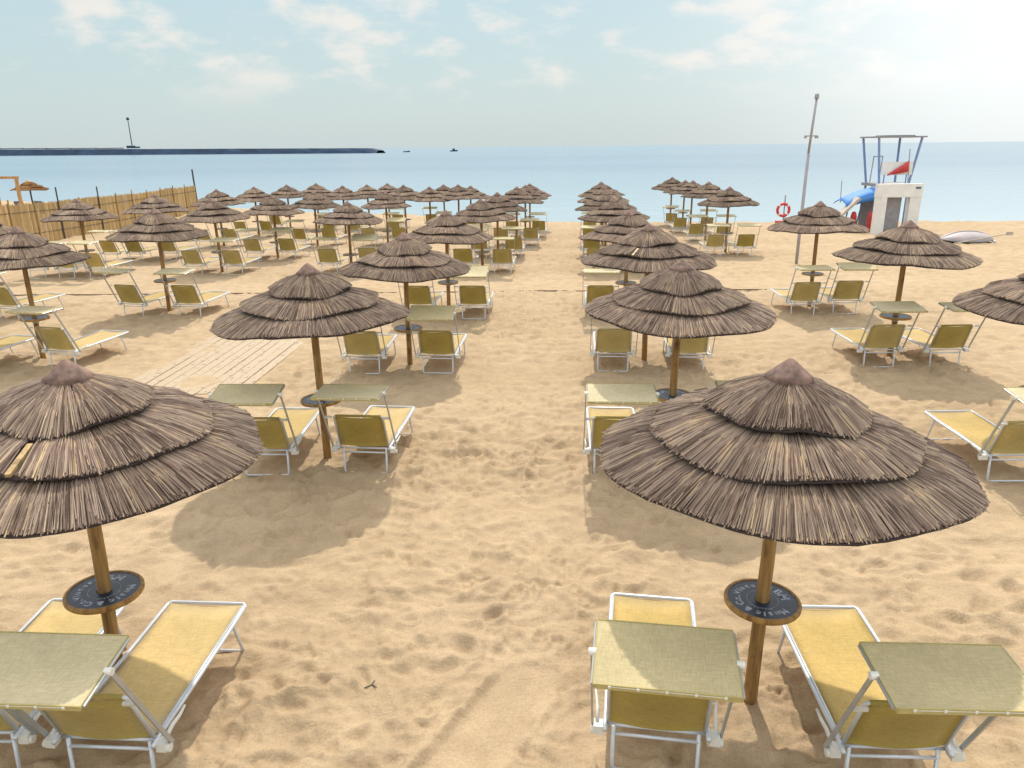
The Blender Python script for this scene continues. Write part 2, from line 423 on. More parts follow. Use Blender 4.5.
def text_ring(txt, rad, size, start, mirror=1, step=1.0):
    """letters set round a circle, as flat relief; returns verts/faces"""
    V, F = [], []; a = start
    dg = None
    for ch in txt:
        adv = size * (.36 if ch in ' .iIl' else .62) / rad * step
        if ch != ' ':
            cu = bpy.data.curves.new('letter', 'FONT'); cu.body = ch; cu.size = size; cu.align_x = 'CENTER'; cu.extrude = .0006; cu.offset = .0022 if size > .03 else 0
            to = bpy.data.objects.new('letter', cu); COL.objects.link(to)
            bpy.context.view_layer.update()
            mesh = bpy.data.meshes.new_from_object(to.evaluated_get(bpy.context.evaluated_depsgraph_get()))
            aa = a - adv / 2 * mirror
            rot = Matrix.Rotation(aa - PI / 2, 4, 'Z'); base_ = len(V)
            for v in mesh.vertices:
                p = rot @ Vector((v.co.x, v.co.y + rad, v.co.z)); V.append((p.x, p.y, p.z))
            for p in mesh.polygons: F.append(tuple(i + base_ for i in p.vertices))
            bpy.data.objects.remove(to); bpy.data.curves.remove(cu); bpy.data.meshes.remove(mesh)
        a -= adv * mirror
    return V, F
TXT = MB()
for args in (('Music', .150, .072, R(246)), ('& Co.', .150, .068, R(160)), ('Vintage', .150, .066, R(92)), ('music and drinks', .112, .020, R(220)), ('8BM', .130, .088, R(2))):
    V, F = text_ring(*args); TXT.add([(x, y, z + .8155) for x, y, z in V], F)
TXT.lathe([(.104, .8153), (.1065, .8162), (.1065, .8150)], 48)

def make_parasol(seed):
    root = empty('straw_parasol')
    p = MB(); rnd = random.Random(seed)
    prof = [(0, -.5), (0, .4), (0, 1.1), (0, 1.8), (0, 2.4)]
    p.tube([(rnd.uniform(-.006, .006), rnd.uniform(-.006, .006), z) for _, z in prof], [.050, .048, .046, .044, .042], 14)
    p.build('pole', M['pole'], root, smooth=True)
    for t in range(3):
        mb, wob, surf = tier_mb(t, seed)
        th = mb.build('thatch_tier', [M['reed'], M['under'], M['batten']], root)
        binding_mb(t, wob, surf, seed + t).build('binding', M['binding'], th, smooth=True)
    c = MB(); c.lathe([(.138, 2.37), (.146, 2.400), (.118, 2.424), (.080, 2.456), (.042, 2.490), (.018, 2.508), (.0005, 2.514)], 28)
    c.build('cap', M['cap'], root, smooth=True)
    tb = MB(); tb.lathe([(.045, .79), (.235, .79), (.235, .815), (.05, .815)], 48)
    tt = tb.build('table_top', M['tabletop'], root)
    rm = MB(); rm.lathe([(.232, .783), (.252, .783), (.258, .792), (.258, .812), (.252, .821), (.234, .821), (.2325, .8145)], 48)
    rm.build('rim', M['tablerim'], tt, smooth=True)
    tx = MB(); tx.add(TXT.v, TXT.f); tx.build('lettering', M['chalk'], tt)
    cl = MB(); cl.lathe([(.052, .72), (.060, .72), (.060, .783), (.052, .789)], 20); cl.build('clamp', M['bar'], root)
    return root
PROTO = [make_parasol(k) for k in (3, 14, 25, 36)]
USED = [False] * 4

ORD = 'first second third fourth fifth sixth seventh eighth ninth tenth'.split()
# key: (x, y, apex height, phrase that names it, own label or None)
AI, BI = "in the aisle's left line", "in the aisle's right line"
PAR = {}
def P(key, x, y, ha, phrase, label=None): PAR[key] = (x, y, ha, phrase, label)
A = [(-2.93, 4.60, 2.53), (-2.38, 8.85, 2.51), (-1.86, 13.1, 2.41), (-1.52, 17.9, 2.40), (-.92, 24.6, 2.30), (-.48, 28.4, 2.38), (.26, 32.5, 2.48), (.72, 36.5, 2.46), (1.05, 40.0, 2.44)]
for i, (x, y, h) in enumerate(A): P('A%d' % i, x, y, h, f"{ORD[i]} parasol {AI}")
B = [(1.675, 4.37, 2.55), (2.01, 8.86, 2.51), (2.43, 13.15, 2.51), (2.76, 17.8, 2.36), (3.34, 24.4, 2.28), (3.59, 28.4, 2.36), (3.97, 32.5, 2.45), (4.44, 37.0, 2.56)]
for i, (x, y, h) in enumerate(B): P('B%d' % i, x, y, h, f"{ORD[i]} parasol {BI}")
P('A0', *A[0], f"first parasol {AI}", "big straw parasol near the camera, cut by the photo's left edge, round black table")
P('B0', *B[0], f"first parasol {BI}", "biggest straw parasol, fully in view, round black table with white lettering on its pole")
P('C0', -9.0, 13.82, 2.51, "parasol cut by the photo's left edge before the rope", "straw parasol at the photo's left edge, its bare pole just before the dark rope")
P('C1', -8.37, 17.97, 2.51, "lone parasol just before the rope, left of the aisle lines", "lone straw parasol just before the dark rope, between the reed fence and the aisle lines")
P('C2', -12.6, 18.0, 2.45, "parasol at the photo's left edge, rim only", "straw parasol at the photo's left edge of which only the canopy rim shows")
ROWS = [(24.6, [(-14.2, 2.42), (-9.53, 2.40), (-5.25, 2.27)]), (28.4, [(-13.3, 2.44), (-8.73, 2.36)]), (33.2, [(-12.75, 2.49), (-8.42, 2.37), (-5.45, 2.30)]),
        (38.2, [(-12.72, 2.48), (-8.3, 2.49), (-5.24, 2.49), (-4.0, 2.39), (-2.58, 2.48)]), (42.2, [(-12.15, 2.46), (-10.7, 2.5), (-7.77, 2.42), (-6.72, 2.46), (-3.62, 2.38), (-2.2, 2.28)])]
for r, (y, lst) in enumerate(ROWS):
    for c, (x, h) in enumerate(lst):
        P(f'L{r}{c}', x, y + (.6 if (r, c) == (0, 0) else .35 * math.sin(3.1 * c + r)), h, f"{ORD[c]} parasol from the fence, {ORD[r]} row past the rope")
P('R0', 6.62, 8.85, 2.51, "parasol cut by the photo's right edge", "straw parasol cut by the photo's right edge, level with the second aisle parasols")
P('R1', 6.95, 13.2, 2.51, "parasol right of the aisle before the white booth", "straw parasol standing in front of the white booth, its rim broken at one side")
P('R2', 7.26, 17.85, 2.52, "parasol beside the tall mast", "straw parasol beside the tall grey mast, life ring behind it")
for i, (x, y, h) in enumerate([(8.22, 28.7, 2.48), (8.72, 33.7, 2.58), (8.95, 37.7, 2.56), (9.3, 41.0, 2.5), (8.97, 42.6, 2.62)]):
    P('S%d' % i, x, y, h, f"{ORD[i]} parasol of the far group left of the mast")
for i, (key, (x, y, ha, phrase, label)) in enumerate(PAR.items()):
    k = {'A0': 0, 'B0': 1, 'A1': 2, 'B1': 3}.get(key, (i * 7 + 3) % 4)
    if not USED[k]: o = PROTO[k]; USED[k] = True
    else: o = copy_tree(PROTO[k])
    o.location = (x, y, ground(y) + ha - 2.51)
    lean = (random.gauss(0, .008), random.gauss(0, .008))
    rz = random.uniform(0, 2 * PI)
    if key == 'A0': rz, lean = R(137), (.0, .028)
    if key == 'B0': rz, lean = R(67), (.0, .012)
    if key == 'A1': lean = (.0, -.012)
    o.rotation_euler = (Matrix.Rotation(lean[1], 3, 'Y') @ Matrix.Rotation(lean[0], 3, 'X') @ Matrix.Rotation(rz, 3, 'Z')).to_euler()
    if key not in ('A0', 'B0', 'A1', 'B1'): q = random.uniform(.965, 1.03); o.scale = (q, q * random.uniform(.985, 1.015), 1)
    tag(o, label or "straw-thatched " + phrase, 'parasol', 'straw parasols on the beach')

# ------------------------------------------------------------------ sun lounger
Wd, Ln, Zb = .655, 1.38, .35
def make_lounger():
    root = empty('sun_lounger'); hx = Wd / 2 - .014
    f = MB()
    f.tube([(-hx, -.06, Zb - .01), (-hx, 0, Zb), (-hx, 1.0, Zb + .008), (-hx, Ln - .03, Zb + .02), (-hx + .025, Ln, Zb + .022), (hx - .025, Ln, Zb + .022), (hx, Ln - .03, Zb + .02), (hx, 1.0, Zb + .008), (hx, 0, Zb), (hx, -.06, Zb - .01)], .0145, 10)
    f.tube([(-hx, .02, Zb - .03), (hx, .02, Zb - .03)], .011, 8)
    # bed sling with a shallow sag
    def sling(rows, name, mat, parent, th=.004, sag=.018, xs=.31, extra=None):
        mb = MB(); nx = 9; vs = []; fs = []
        for (v, z, dirn) in rows:
            for i in range(nx):
                q = i / (nx - 1) * 2 - 1
                vs.append(Vector((q * xs, v, z)) - Vector(dirn) * sag * (1 - q * q))
        nrow = len(rows); top = len(vs)
        for (v, z, dirn), i0 in zip(rows, range(0, top, nx)):
            for i in range(nx): vs.append(vs[i0 + i] - Vector(dirn) * th)
        for r in range(nrow - 1):
            for i in range(nx - 1):
                a = r * nx + i; fs.append((a, a + 1, a + nx + 1, a + nx)); c = top + a; fs.append((c, c + nx, c + nx + 1, c + 1))
        for r in range(nrow - 1):
            for i in (0, nx - 1):
                a = r * nx + i; fs.append((a, a + nx, top + a + nx, top + a))
        for i in range(nx - 1):
            for r in (0, nrow - 1):
                a = r * nx + i; fs.append((a, a + 1, top + a + 1, top + a))
        mb.add(vs, fs)
        if extra: mb.tube(extra, .0165, 8)
        return mb.build(name, mat, parent, smooth=True)
    up_ = (0, 0, 1)
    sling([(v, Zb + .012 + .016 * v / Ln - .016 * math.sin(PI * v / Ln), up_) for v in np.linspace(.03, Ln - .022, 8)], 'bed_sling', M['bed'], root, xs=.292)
    for sg in (-1, 1):
        f.box((sg * .300, Ln / 2, Zb + .022), (.014, Ln - .08, .004), 0, Matrix.Rotation(.0145, 3, 'X'))
    f.build('bed_frame', M['alu'], root, smooth=True)
    # legs
    lg = MB(); lx = .262
    lg.tube([(-lx, -.0, Zb - .02), (-lx, -.02, .03), (-lx + .02, -.022, .012), (lx - .02, -.022, .012), (lx, -.02, .03), (lx, 0, Zb - .02)], .0135, 8)
    lg.tube([(-lx, -.006, Zb - .075), (lx, -.006, Zb - .075)], .011, 8)
    lg.build('leg', M['alu'], root, smooth=True)
    lg = MB(); lx = .285
    lg.tube([(-lx, 1.16, Zb + .0), (-lx, 1.27, .03), (-lx + .02, 1.275, .012), (lx - .02, 1.275, .012), (lx, 1.27, .03), (lx, 1.16, Zb)], .0125, 8)
    lg.build('leg', M['alu'], root, smooth=True)
    # backrest
    bt = Vector((0, -.165, .80)); b0 = Vector((0, 0, Zb + .012)); dr = (bt - b0).normalized(); nrm = Vector((0, dr.z, -dr.y)); bl = (bt - b0).length
    br = MB(); bx = .296
    br.tube([(-bx, b0.y, b0.z), (-bx, bt.y, bt.z - .02), (-bx + .02, bt.y - .005, bt.z), (bx - .02, bt.y - .005, bt.z), (bx, bt.y, bt.z - .02), (bx, b0.y, b0.z)], .0125, 8)
    bf = br.build('backrest_frame', M['alu'], root, smooth=True)
    rows = []
    for q in np.linspace(.03, .985, 7):
        p = b0 + dr * bl * q; rows.append((p.y, p.z, tuple(nrm)))
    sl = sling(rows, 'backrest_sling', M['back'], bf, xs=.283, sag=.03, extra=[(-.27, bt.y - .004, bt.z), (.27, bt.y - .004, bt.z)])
    # hood arms, pivots, handles
    ax = .394; k = Vector((0, -.40, 1.166))
    for sg in (-1, 1):
        am = MB(); p0 = Vector((sg * ax, .02, Zb - .045)); p1 = Vector((sg * ax, k.y, k.z)); d = p1 - p0; ang = math.atan2(-d.y, d.z)
        am.box((p0 + p1) / 2, (.012, .028, d.length), 0, Matrix.Rotation(ang, 3, 'X'))
        a_ = am.build('hood_arm', M['bar'], root)
        kn = MB(); kn.tube([(sg * (ax - .025), k.y, k.z), (sg * (ax + .016), k.y, k.z)], .022, 12); kn.build('knob', M['plastic'], a_, smooth=False)
        kc = MB(); q = p0 + d * .575; kc.box((sg * (ax - .045), q.y, q.z), (.10, .02, .022), 0, Matrix.Rotation(ang, 3, 'X')); kc.build('clip', M['plastic'], a_)
        hj = MB()
        hj.box((sg * .352, -.012, Zb - .03), (.062, .07, .06)); hj.tube([(sg * .335, -.02, Zb - .045), (sg * .402, -.02, Zb - .045)], .026, 12)
        hb = hj.build('hinge_block', M['plastic'], root)
        hd_ = MB(); hd_.tube([(sg * .362, .0, Zb - .005), (sg * .366, .09, Zb + .025), (sg * .374, .17, Zb + .030), (sg * .386, .225, Zb + .062)], [.018, .016, .014, .009], 8, flat=.7); hd_.build('handle', M['plastic'], hb, smooth=True)
    # hood: a flap that turns on the arm tips
    hd = MB(); nx, ny = 9, 6; wx_, dy_ = .372, .232; vs = []; fs = []
    for j in range(ny):
        for i in range(nx):
            q = i / (nx - 1) * 2 - 1; t = j / (ny - 1) * 2 - 1
            vs.append((q * wx_, t * dy_, .012 - .026 * (1 - t * t) * (1 - q * q)))
    o_ = len(vs); vs += [(x, y, z - .005) for x, y, z in vs]
    for j in range(ny - 1):
        for i in range(nx - 1):
            a = j * nx + i; fs.append((a, a + 1, a + nx + 1, a + nx)); fs.append((o_ + a, o_ + a + nx, o_ + a + nx + 1, o_ + a + 1))
    for j in range(ny - 1):
        for i in (0, nx - 1): a = j * nx + i; fs.append((a, a + nx, o_ + a + nx, o_ + a))
    for i in range(nx - 1):
        for j in (0, ny - 1): a = j * nx + i; fs.append((a, a + 1, o_ + a + 1, o_ + a))
    hd.add(vs, fs); ho = hd.build('hood', M['hood'], root, (0, k.y, k.z), smooth=False)
    hm = MB(); hm.box((0, -dy_ - .003, .004), (wx_ * 2, .006, .034)); hm.box((0, dy_ + .003, .006), (wx_ * 2, .006, .022))
    for sg in (-1, 1): hm.box((sg * (wx_ + .001), 0, .006), (.006, dy_ * 2 + .012, .016))
    hm.build('hem', M['hem'], ho)
    sn = MB()
    sn.box((0, -dy_ - .0075, .010), (.60, .002, .004))
    for i in range(5): sn.box((-.29 + i * .145, -dy_ - .009, .010), (.014, .006, .014))
    sn.build('snap_row', M['snap'], ho)
    hf = MB(); hf.tube([(-wx_ - .008, -dy_ + .01, 0), (-wx_ - .008, dy_ - .01, 0)], .009, 6); hf.tube([(wx_ + .008, -dy_ + .01, 0), (wx_ + .008, dy_ - .01, 0)], .009, 6); hf.tube([(-wx_ - .008, 0, 0), (-wx_ + .02, 0, -.034), (wx_ - .02, 0, -.034), (wx_ + .008, 0, 0)], .009, 6); hf.build('hood_frame', M['bar'], ho)
    return root
LP = make_lounger()
first = [True]
def lounger(x, y, head, tilt, label, dz=0):
    if first[0]: o = LP; first[0] = False
    else: o = copy_tree(LP)
    o.location = (x, y, ground(y) + .014 + dz); o.rotation_euler = (0, 0, -R(head))
    for ch in o.children:
        if ch.name.startswith('hood') and not ch.name.startswith('hood_'): ch.rotation_euler = (R(tilt), 0, 0)
    tag(o, label, 'sun lounger', 'yellow sun loungers on the beach')
# (key of its parasol, side, x, y, heading, hood tilt, own label)
LO = [
 ('A0', 'right', -2.51, 3.72, 3.6, 10, "yellow lounger at the near corner left of the aisle, shadow across it"),
 ('A0', 'left', -3.40, 3.78, 0.5, 8, "yellow lounger half hidden behind the big hood and round table at the photo's left edge"),
 ('B0', 'left', .87, 3.75, 9.1, 8, "yellow lounger close to the camera right of the aisle, its hood half lit by sun"),
 ('B0', 'right', 2.26, 3.58, 2.9, 4, "yellow lounger in the photo's near right corner, grey hood swung across its head end"),
 ('A1', 'right', -1.79, 8.37, 5.5, 4, None), ('A1', 'left', -2.98, 8.33, 1.5, 6, None),
 ('B1', 'left', 1.24, 8.22, 3.8, 6, None), ('B1', 'right', 2.72, 8.3, 3, 5, None), ('R0', 'left', 5.79, 7.94, .3, 4, None),
 ('A2', 'left', -2.58, 12.56, 3, 42, None), ('A2', 'right', -1.29, 12.55, 5, 14, None), ('B2', 'left', 1.77, 12.55, 5, 5, None), ('B2', 'right', 3.07, 12.46, 5, 3, None),
 ('R1', 'left', 6.47, 12.63, 0, 10, None), ('R1', 'right', 7.6, 12.58, -2, 6, None), ('C0', 'right', -8.19, 13.13, 13, 2, None), ('C0', 'left', -9.72, 12.81, 11, 3, None),
 ('R2', 'left', 6.70, 16.83, .3, 4, None), ('R2', 'right', 7.72, 16.96, 2, 10, None), ('B3', 'left', 2.02, 16.7, 5, 4, None), ('B3', 'right', 3.4, 16.85, 5, 5, None),
 ('A3', 'left', -2.12, 16.9, 6, 2, None), ('A3', 'right', -.86, 16.84, 5, 22, None), ('C1', 'left', -8.97, 17.44, 15, 1, None), ('C1', 'right', -7.58, 17.31, 8, 3, None), ('C2', 'right', -11.84, 17.3, 15, 2, None),
 ('L00', 'left', -14.98, 23.6, 8, 0, None), ('L00', 'right', -13.1, 23.62, 10, 5, None), ('L00', 'mid', -14.03, 23.55, 8, 3, "yellow lounger straight before the pole of the first parasol from the fence, past the rope"), ('L01', 'left', -10.22, 24.11, 8, 3, None), ('L01', 'right', -8.89, 24.0, 6, 8, None),
 ('L02', 'left', -5.86, 24.12, 5, 4, None), ('L02', 'right', -4.6, 24.3, 5, 20, None), ('A4', 'left', -1.5, 23.75, 5, 5, None), ('A4', 'right', -.25, 23.5, 5, 5, None), ('B4', 'left', 2.68, 23.45, 5, 4, None), ('B4', 'right', 4.0, 23.6, 5, 4, None),
 ('L10', 'left', -13.95, 27.95, 10, 5, None), ('L10', 'right', -12.75, 28.1, 12, 3, None), ('L10', 'out', -14.85, 27.9, 10, 3, "yellow lounger closest to the reed fence in the second row past the rope"), ('L11', 'left', -9.5, 27.8, 8, 3, None), ('L11', 'right', -8.25, 27.9, 8, 10, None), ('A5', 'left', -1.15, 27.6, 5, 25, None), ('A5', 'right', .13, 27.37, 5, 5, None),
 ('B5', 'left', 2.95, 27.4, 5, 4, None), ('B5', 'right', 4.3, 27.5, 5, 4, None), ('S0', 'left', 7.5, 27.6, 3, 4, None), ('S0', 'right', 8.6, 27.56, 3, 6, None),
 ('L20', 'left', -13.3, 32.8, 10, 3, None), ('L20', 'right', -12.15, 32.9, 10, 5, None), ('L21', 'left', -9.1, 32.6, 8, 4, None), ('L21', 'right', -7.85, 32.8, 8, 4, None), ('L22', 'left', -6.1, 32.6, 6, 3, None), ('L22', 'right', -4.8, 32.7, 6, 12, None),
 ('A6', 'left', -.4, 32.0, 5, 4, None), ('A6', 'right', .85, 31.75, 5, 4, None), ('B6', 'left', 3.35, 31.8, 5, 4, None), ('B6', 'right', 4.65, 31.9, 5, 4, None), ('S1', 'left', 8.1, 33.0, 3, 5, None), ('S1', 'right', 9.3, 33.0, 3, 4, None),
 ('L30', 'left', -13.35, 37.6, 9, 4, None), ('L30', 'right', -12.1, 37.7, 9, 4, None), ('L31', 'left', -8.95, 37.5, 8, 4, None), ('L31', 'right', -7.7, 37.6, 8, 4, None), ('L32', 'left', -5.75, 37.4, 6, 4, None), ('L34', 'left', -3.2, 37.5, 5, 4, None), ('L34', 'right', -1.95, 37.5, 5, 4, None),
 ('A7', 'left', .1, 35.9, 5, 4, None), ('A7', 'right', 1.35, 35.9, 5, 4, None), ('B7', 'left', 3.8, 36.3, 5, 4, None), ('B7', 'right', 5.05, 36.3, 5, 4, None), ('S2', 'left', 8.3, 37.1, 3, 5, None), ('S2', 'right', 9.6, 37.1, 3, 5, None),
 ('L40', 'left', -12.8, 41.5, 8, 4, None), ('L41', 'right', -10.1, 41.5, 8, 4, None), ('L42', 'left', -8.4, 41.5, 7, 4, None), ('L43', 'right', -6.1, 41.5, 6, 4, None), ('L44', 'left', -4.3, 41.6, 5, 4, None), ('L45', 'right', -1.55, 41.6, 5, 4, None), ('S3', 'left', 8.6, 40.4, 24, 10, None),
]
for (key, side, x, y, hd, tl, lab) in LO:
    ph = PAR[key][3]
    lounger(x, y, hd, tl if lab else tl + random.uniform(-3, 4), lab or f"yellow lounger {side} of the {ph}")

# ------------------------------------------------------------------ reed fence
M['fence'] = m_reed('fence_reed')
for n in M['fence'].node_tree.nodes:
    if n.type == 'VALTORGB':
        for e, c in zip(n.color_ramp.elements, [(.36, .24, .095), (.42, .285, .125), (.46, .32, .15), (.49, .345, .165), (.53, .38, .19), (.57, .42, .23)]): e.color = (*c, 1)
M['fencepost'] = m_wood('fence_post_wood', (.26, .17, .07), (.42, .29, .13))
M['darkpost'] = plain('dark_post', (.06, .055, .055), .8)
F0, F1 = Vector((-22.35, 26.5)), Vector((-22.6, 55.3)); NP = 15
fr = tag(empty('reed_fence', (F0.x, F0.y, ground(F0.y))), 'long yellow reed mat fence closing off the beach beside the parasols', 'fence')
rnd = random.Random(5)
def gz(y): return ground(y) - ground(F0.y)
for k in range(NP):
    a = F0 + (F1 - F0) * (k / NP) - F0; c = F0 + (F1 - F0) * ((k + 1) / NP) - F0
    mb = MB(); n = 46
    top = 2.06 + rnd.uniform(-.06, .05)
    for i in range(n):
        t = (i + .5) / n; p = a + (c - a) * t; z0 = gz(F0.y + p.y) - .1; w = (c - a).length / n * .62
        d = (c - a).normalized(); nn = Vector((d.y, -d.x)); off = rnd.uniform(-.012, .012); hh = top + rnd.uniform(-.05, .05) - .12 * (k / NP)
        q0 = p - d * w + nn * off; q1 = p + nn * (off + .018); q2 = p + d * w + nn * off; q3 = p + nn * (off - .015)
        vs = [(q.x, q.y, z) for z in (z0, z0 + hh) for q in (q0, q1, q2, q3)]
        mb.add(vs, [(0, 1, 5, 4), (1, 2, 6, 5), (2, 3, 7, 6), (3, 0, 4, 7), (4, 5, 6, 7)])
    mb.build('reed_panel', M['fence'], fr)
    pm = MB(); ht = 1.98 + rnd.uniform(0, .12)
    if k == 6: ht = 2.55
    if k == 8: ht = 2.45
    z = gz(F0.y + a.y); pm.tube([(a.x + .07, a.y - .05, z - .3), (a.x + .06, a.y - .05, z + ht)], .036, 8); pm.build('post', M['darkpost'] if k in (6, 8) else M['fencepost'], fr)
    rm_ = MB()
    for hh in (.5, 1.5): rm_.tube([(a.x + .035, a.y, gz(F0.y + a.y) + hh), (c.x + .035, c.y, gz(F0.y + c.y) + hh)], .012, 5)
    rm_.build('wire', M['darkpost'], fr)
e = F1 - F0; pm = MB(); z = gz(F1.y); pm.tube([(e.x + .05, e.y, z - .3), (e.x - .05, e.y, z + 3.0)], .06, 8); pm.build('post', M['darkpost'], fr)

# beyond the fence: a timber frame, an orange parasol and two chairs
M['timber'] = m_wood('orange_timber', (.36, .17, .05), (.55, .30, .11))
t = tag(empty('timber_frame', (-28.7, 44.0, ground(44))), 'orange timber goal-shaped frame standing behind the reed fence', 'frame')
for x in (-.62, .62):
    m_ = MB(); m_.box((x, 0, 1.42), (.14, .14, 2.85)); m_.build('post', M['timber'], t)
m_ = MB(); m_.box((0, 0, 2.92), (1.5, .15, .14)); m_.build('beam', M['timber'], t)
M['orange'] = m_reed('orange_reed')
for n in M['orange'].node_tree.nodes:
    if n.type == 'VALTORGB':
        for e_, c in zip(n.color_ramp.elements, [(.20, .08, .02), (.28, .13, .04), (.34, .17, .055), (.40, .22, .08), (.44, .25, .10), (.5, .3, .13)]): e_.color = (*c, 1)
op = empty('straw_parasol', (-32.4, 52, ground(52))); tag(op, 'orange straw parasol standing alone behind the reed fence', 'parasol', 'straw parasols on the beach')
m_ = MB(); m_.tube([(0, 0, -.4), (0, 0, 2.4)], .05, 8); m_.build('pole', M['darkpost'], op)
for tt_ in range(3):
    mb, wob, surf = tier_mb(tt_, 71)
    mb.build('thatch_tier', [M['orange'], M['under']], op)
m_ = MB(); m_.lathe([(.156, 2.39), (.125, 2.428), (.045, 2.496), (.0005, 2.516)], 16); m_.build('cap', M['timber'], op, smooth=True)
M['bluegrey'] = plain('bluegrey_canvas', (.10, .14, .20), .8)
for i, x in enumerate((-33.0, -31.6)):
    ch = tag(empty('beach_chair', (x, 51.5, ground(51.5)), .3 - .6 * i), ('blue-grey upright beach chair by the orange parasol pole, toward the timber frame', 'blue-grey upright beach chair by the orange parasol pole, toward the sun loungers')[i], 'chair', 'chairs behind the fence')
    m_ = MB(); m_.box((0, 0, .72), (.55, .05, .9), 0, Matrix.Rotation(R(14), 3, 'X')); m_.build('backrest', M['bluegrey'], ch)
    m_ = MB(); m_.box((0, .3, .42), (.55, .55, .05)); m_.build('seat', M['bluegrey'], ch)
    for lx in (-.25, .25):
        for ly in (.06, .54): m_ = MB(); m_.tube([(lx, ly, 0), (lx, ly, .40)], .015, 6); m_.build('leg', M['alu'], ch)

# ------------------------------------------------------------------ rope across the sand
M['rope'] = plain('dark_rope', (.13, .085, .055), .9, 0, .3, 20)
m_ = MB(); m_.tube([(x, 20.25 + .035 * math.sin(x * .9) + .03 * x / 10 - (.02 * x), .016 + .008 * math.sin(x * 2.3)) for x in np.linspace(-14.6, 8.6, 70)], .015, 6)
tag(m_.build('rope', M['rope'], smooth=True), 'thin dark rope lying straight across the sand between two parasol rows', 'rope')
m_ = MB(); m_.tube([(-1.12, 4.50, .045), (-1.05, 4.52, .065), (-1.01, 4.5, .06)], .005, 5); m_.tube([(-1.05, 4.52, .065), (-1.03, 4.55, .08)], .004, 5)
tag(m_.build('twig', M['darkpost']), 'tiny dark twig lying on the sand of the aisle', 'twig')

# ------------------------------------------------------------------ tall mast
M['mast'] = plain('mast_grey', (.33, .32, .34), .6, 0, .1, 2)
t = tag(empty('mast', (9.65, 25.2, ground(25.2))), 'tall thin grey mast with small crossbar rising above the horizon', 'mast')
m_ = MB(); m_.tube([(0, 0, -.4), (.02, 0, 3.6)], .052, 10); m_.tube([(.02, 0, 3.58), (.10, 0, 5.25)], .038, 10); m_.build('pole', M['mast'], t, smooth=True)
m_ = MB(); m_.box((.05, 0, 4.12), (.42, .035, .035)); m_.box((-.13, 0, 4.08), (.07, .07, .06)); m_.box((.23, 0, 4.08), (.09, .08, .07)); m_.build('crossbar', M['mast'], t)
m_ = MB(); m_.lathe([(.065, 5.24), (.075, 5.28), (.06, 5.38), (.001, 5.42)], 12, c=(.10, 0, 0)); m_.build('finial', M['mast'], t)

# ------------------------------------------------------------------ lifeguard tower and what stands round it
M['blue'] = plain('tower_blue', (.20, .29, .52), .5, .1, .15, 3)
M['white'] = plain('painted_white', (.74, .73, .70), .55, 0, .08, 3)
M['awning'] = plain('awning_blue', (.055, .21, .56), .65, 0, .12, 2)
M['greypanel'] = plain('grey_panel', (.27, .26, .27), .75, 0, .15, 4)
M['red'] = plain('signal_red', (.56, .045, .05), .5, 0, .12, 4)
M['beige'] = plain('beige_boards', (.45, .40, .33), .8, 0, .12, 4)
TX, TY = 19.2, 39.2; TZ = ground(TY)
t = tag(empty('lifeguard_tower', (TX, TY, TZ)), 'open blue steel lifeguard tower with thin flat roof and white rail panel', 'lifeguard tower')
lx0 = {(-1, -1): (-.78, -1.07), (1, -1): (.70, 1.05), (-1, 1): (-.70, -1.12), (1, 1): (.80, .76)}
for (sx, sy), (xa, xb) in lx0.items():
    yy = -.8 if sy < 0 else .8
    m_ = MB(); m_.tube([(xa, yy, -.3), (xa, yy, 2.30), (xb, yy, 4.47)], .06, 8); m_.build('leg', M['blue'], t)
m_ = MB(); m_.box((0, 0, 2.22), (1.75, 1.85, .14)); m_.build('platform', M['greypanel'], t)
m_ = MB(); m_.box((0, 0, 4.51), (2.5, 1.8, .07)); m_.box((.1, 0, 4.57), (1.3, 1.4, .05)); m_.build('roof', M['greypanel'], t)
m_ = MB(); m_.box((-.02, -.9, 3.03), (1.5, .04, .62)); m_.build('rail_panel', M['white'], t)
for x in (-.6, .5): m_ = MB(); m_.tube([(x, -.86, 2.28), (x, -.86, 3.34)], .03, 6); m_.build('railing_post', M['blue'], t)
m_ = MB()
for x in (-.60, -.15): m_.tube([(x, .6, 2.28), (x + .05, .6, 3.6)], .025, 6)
m_.tube([(-.57, .6, 3.57), (-.08, .6, 3.59)], .025, 6); m_.build('seat_frame', M['mast'], t)
m_ = MB()
for sg in (-1, 1): m_.tube([(.25 * sg, .95, 2.2), (.25 * sg, 1.9, 0)], .03, 6)
for k in range(6): q = k / 6 + .1; m_.tube([(-.25, .95 + .95 * q, 2.2 - 2.2 * q), (.25, .95 + .95 * q, 2.2 - 2.2 * q)], .022, 6)
m_.build('ladder', M['blue'], t)
fp = MB(); fp.tube([(.56, -1.0, 2.25), (.42, -1.0, 3.95)], .022, 6); fpo = fp.build('flag_pole', M['mast'], t)
fl = MB(); n = 10; vs = []; fs = []
for i in range(n + 1):
    q = i / n; x = .46 - 1.0 * q; zt = 3.42 - .70 * q; hgt = .50 * (1 - q) + .04; y = -1.03 - .05 * math.sin(q * 6)
    vs += [(x, y, zt), (x, y - .03, zt - hgt), (x, y + .008, zt), (x, y - .022, zt - hgt)]
for i in range(n):
    a = 4 * i; fs += [(a, a + 4, a + 5, a + 1), (a + 2, a + 3, a + 7, a + 6), (a, a + 2, a + 6, a + 4), (a + 1, a + 5, a + 7, a + 3)]
fl.add(vs, fs); fl.build('flag', M['red'], fpo, smooth=True)

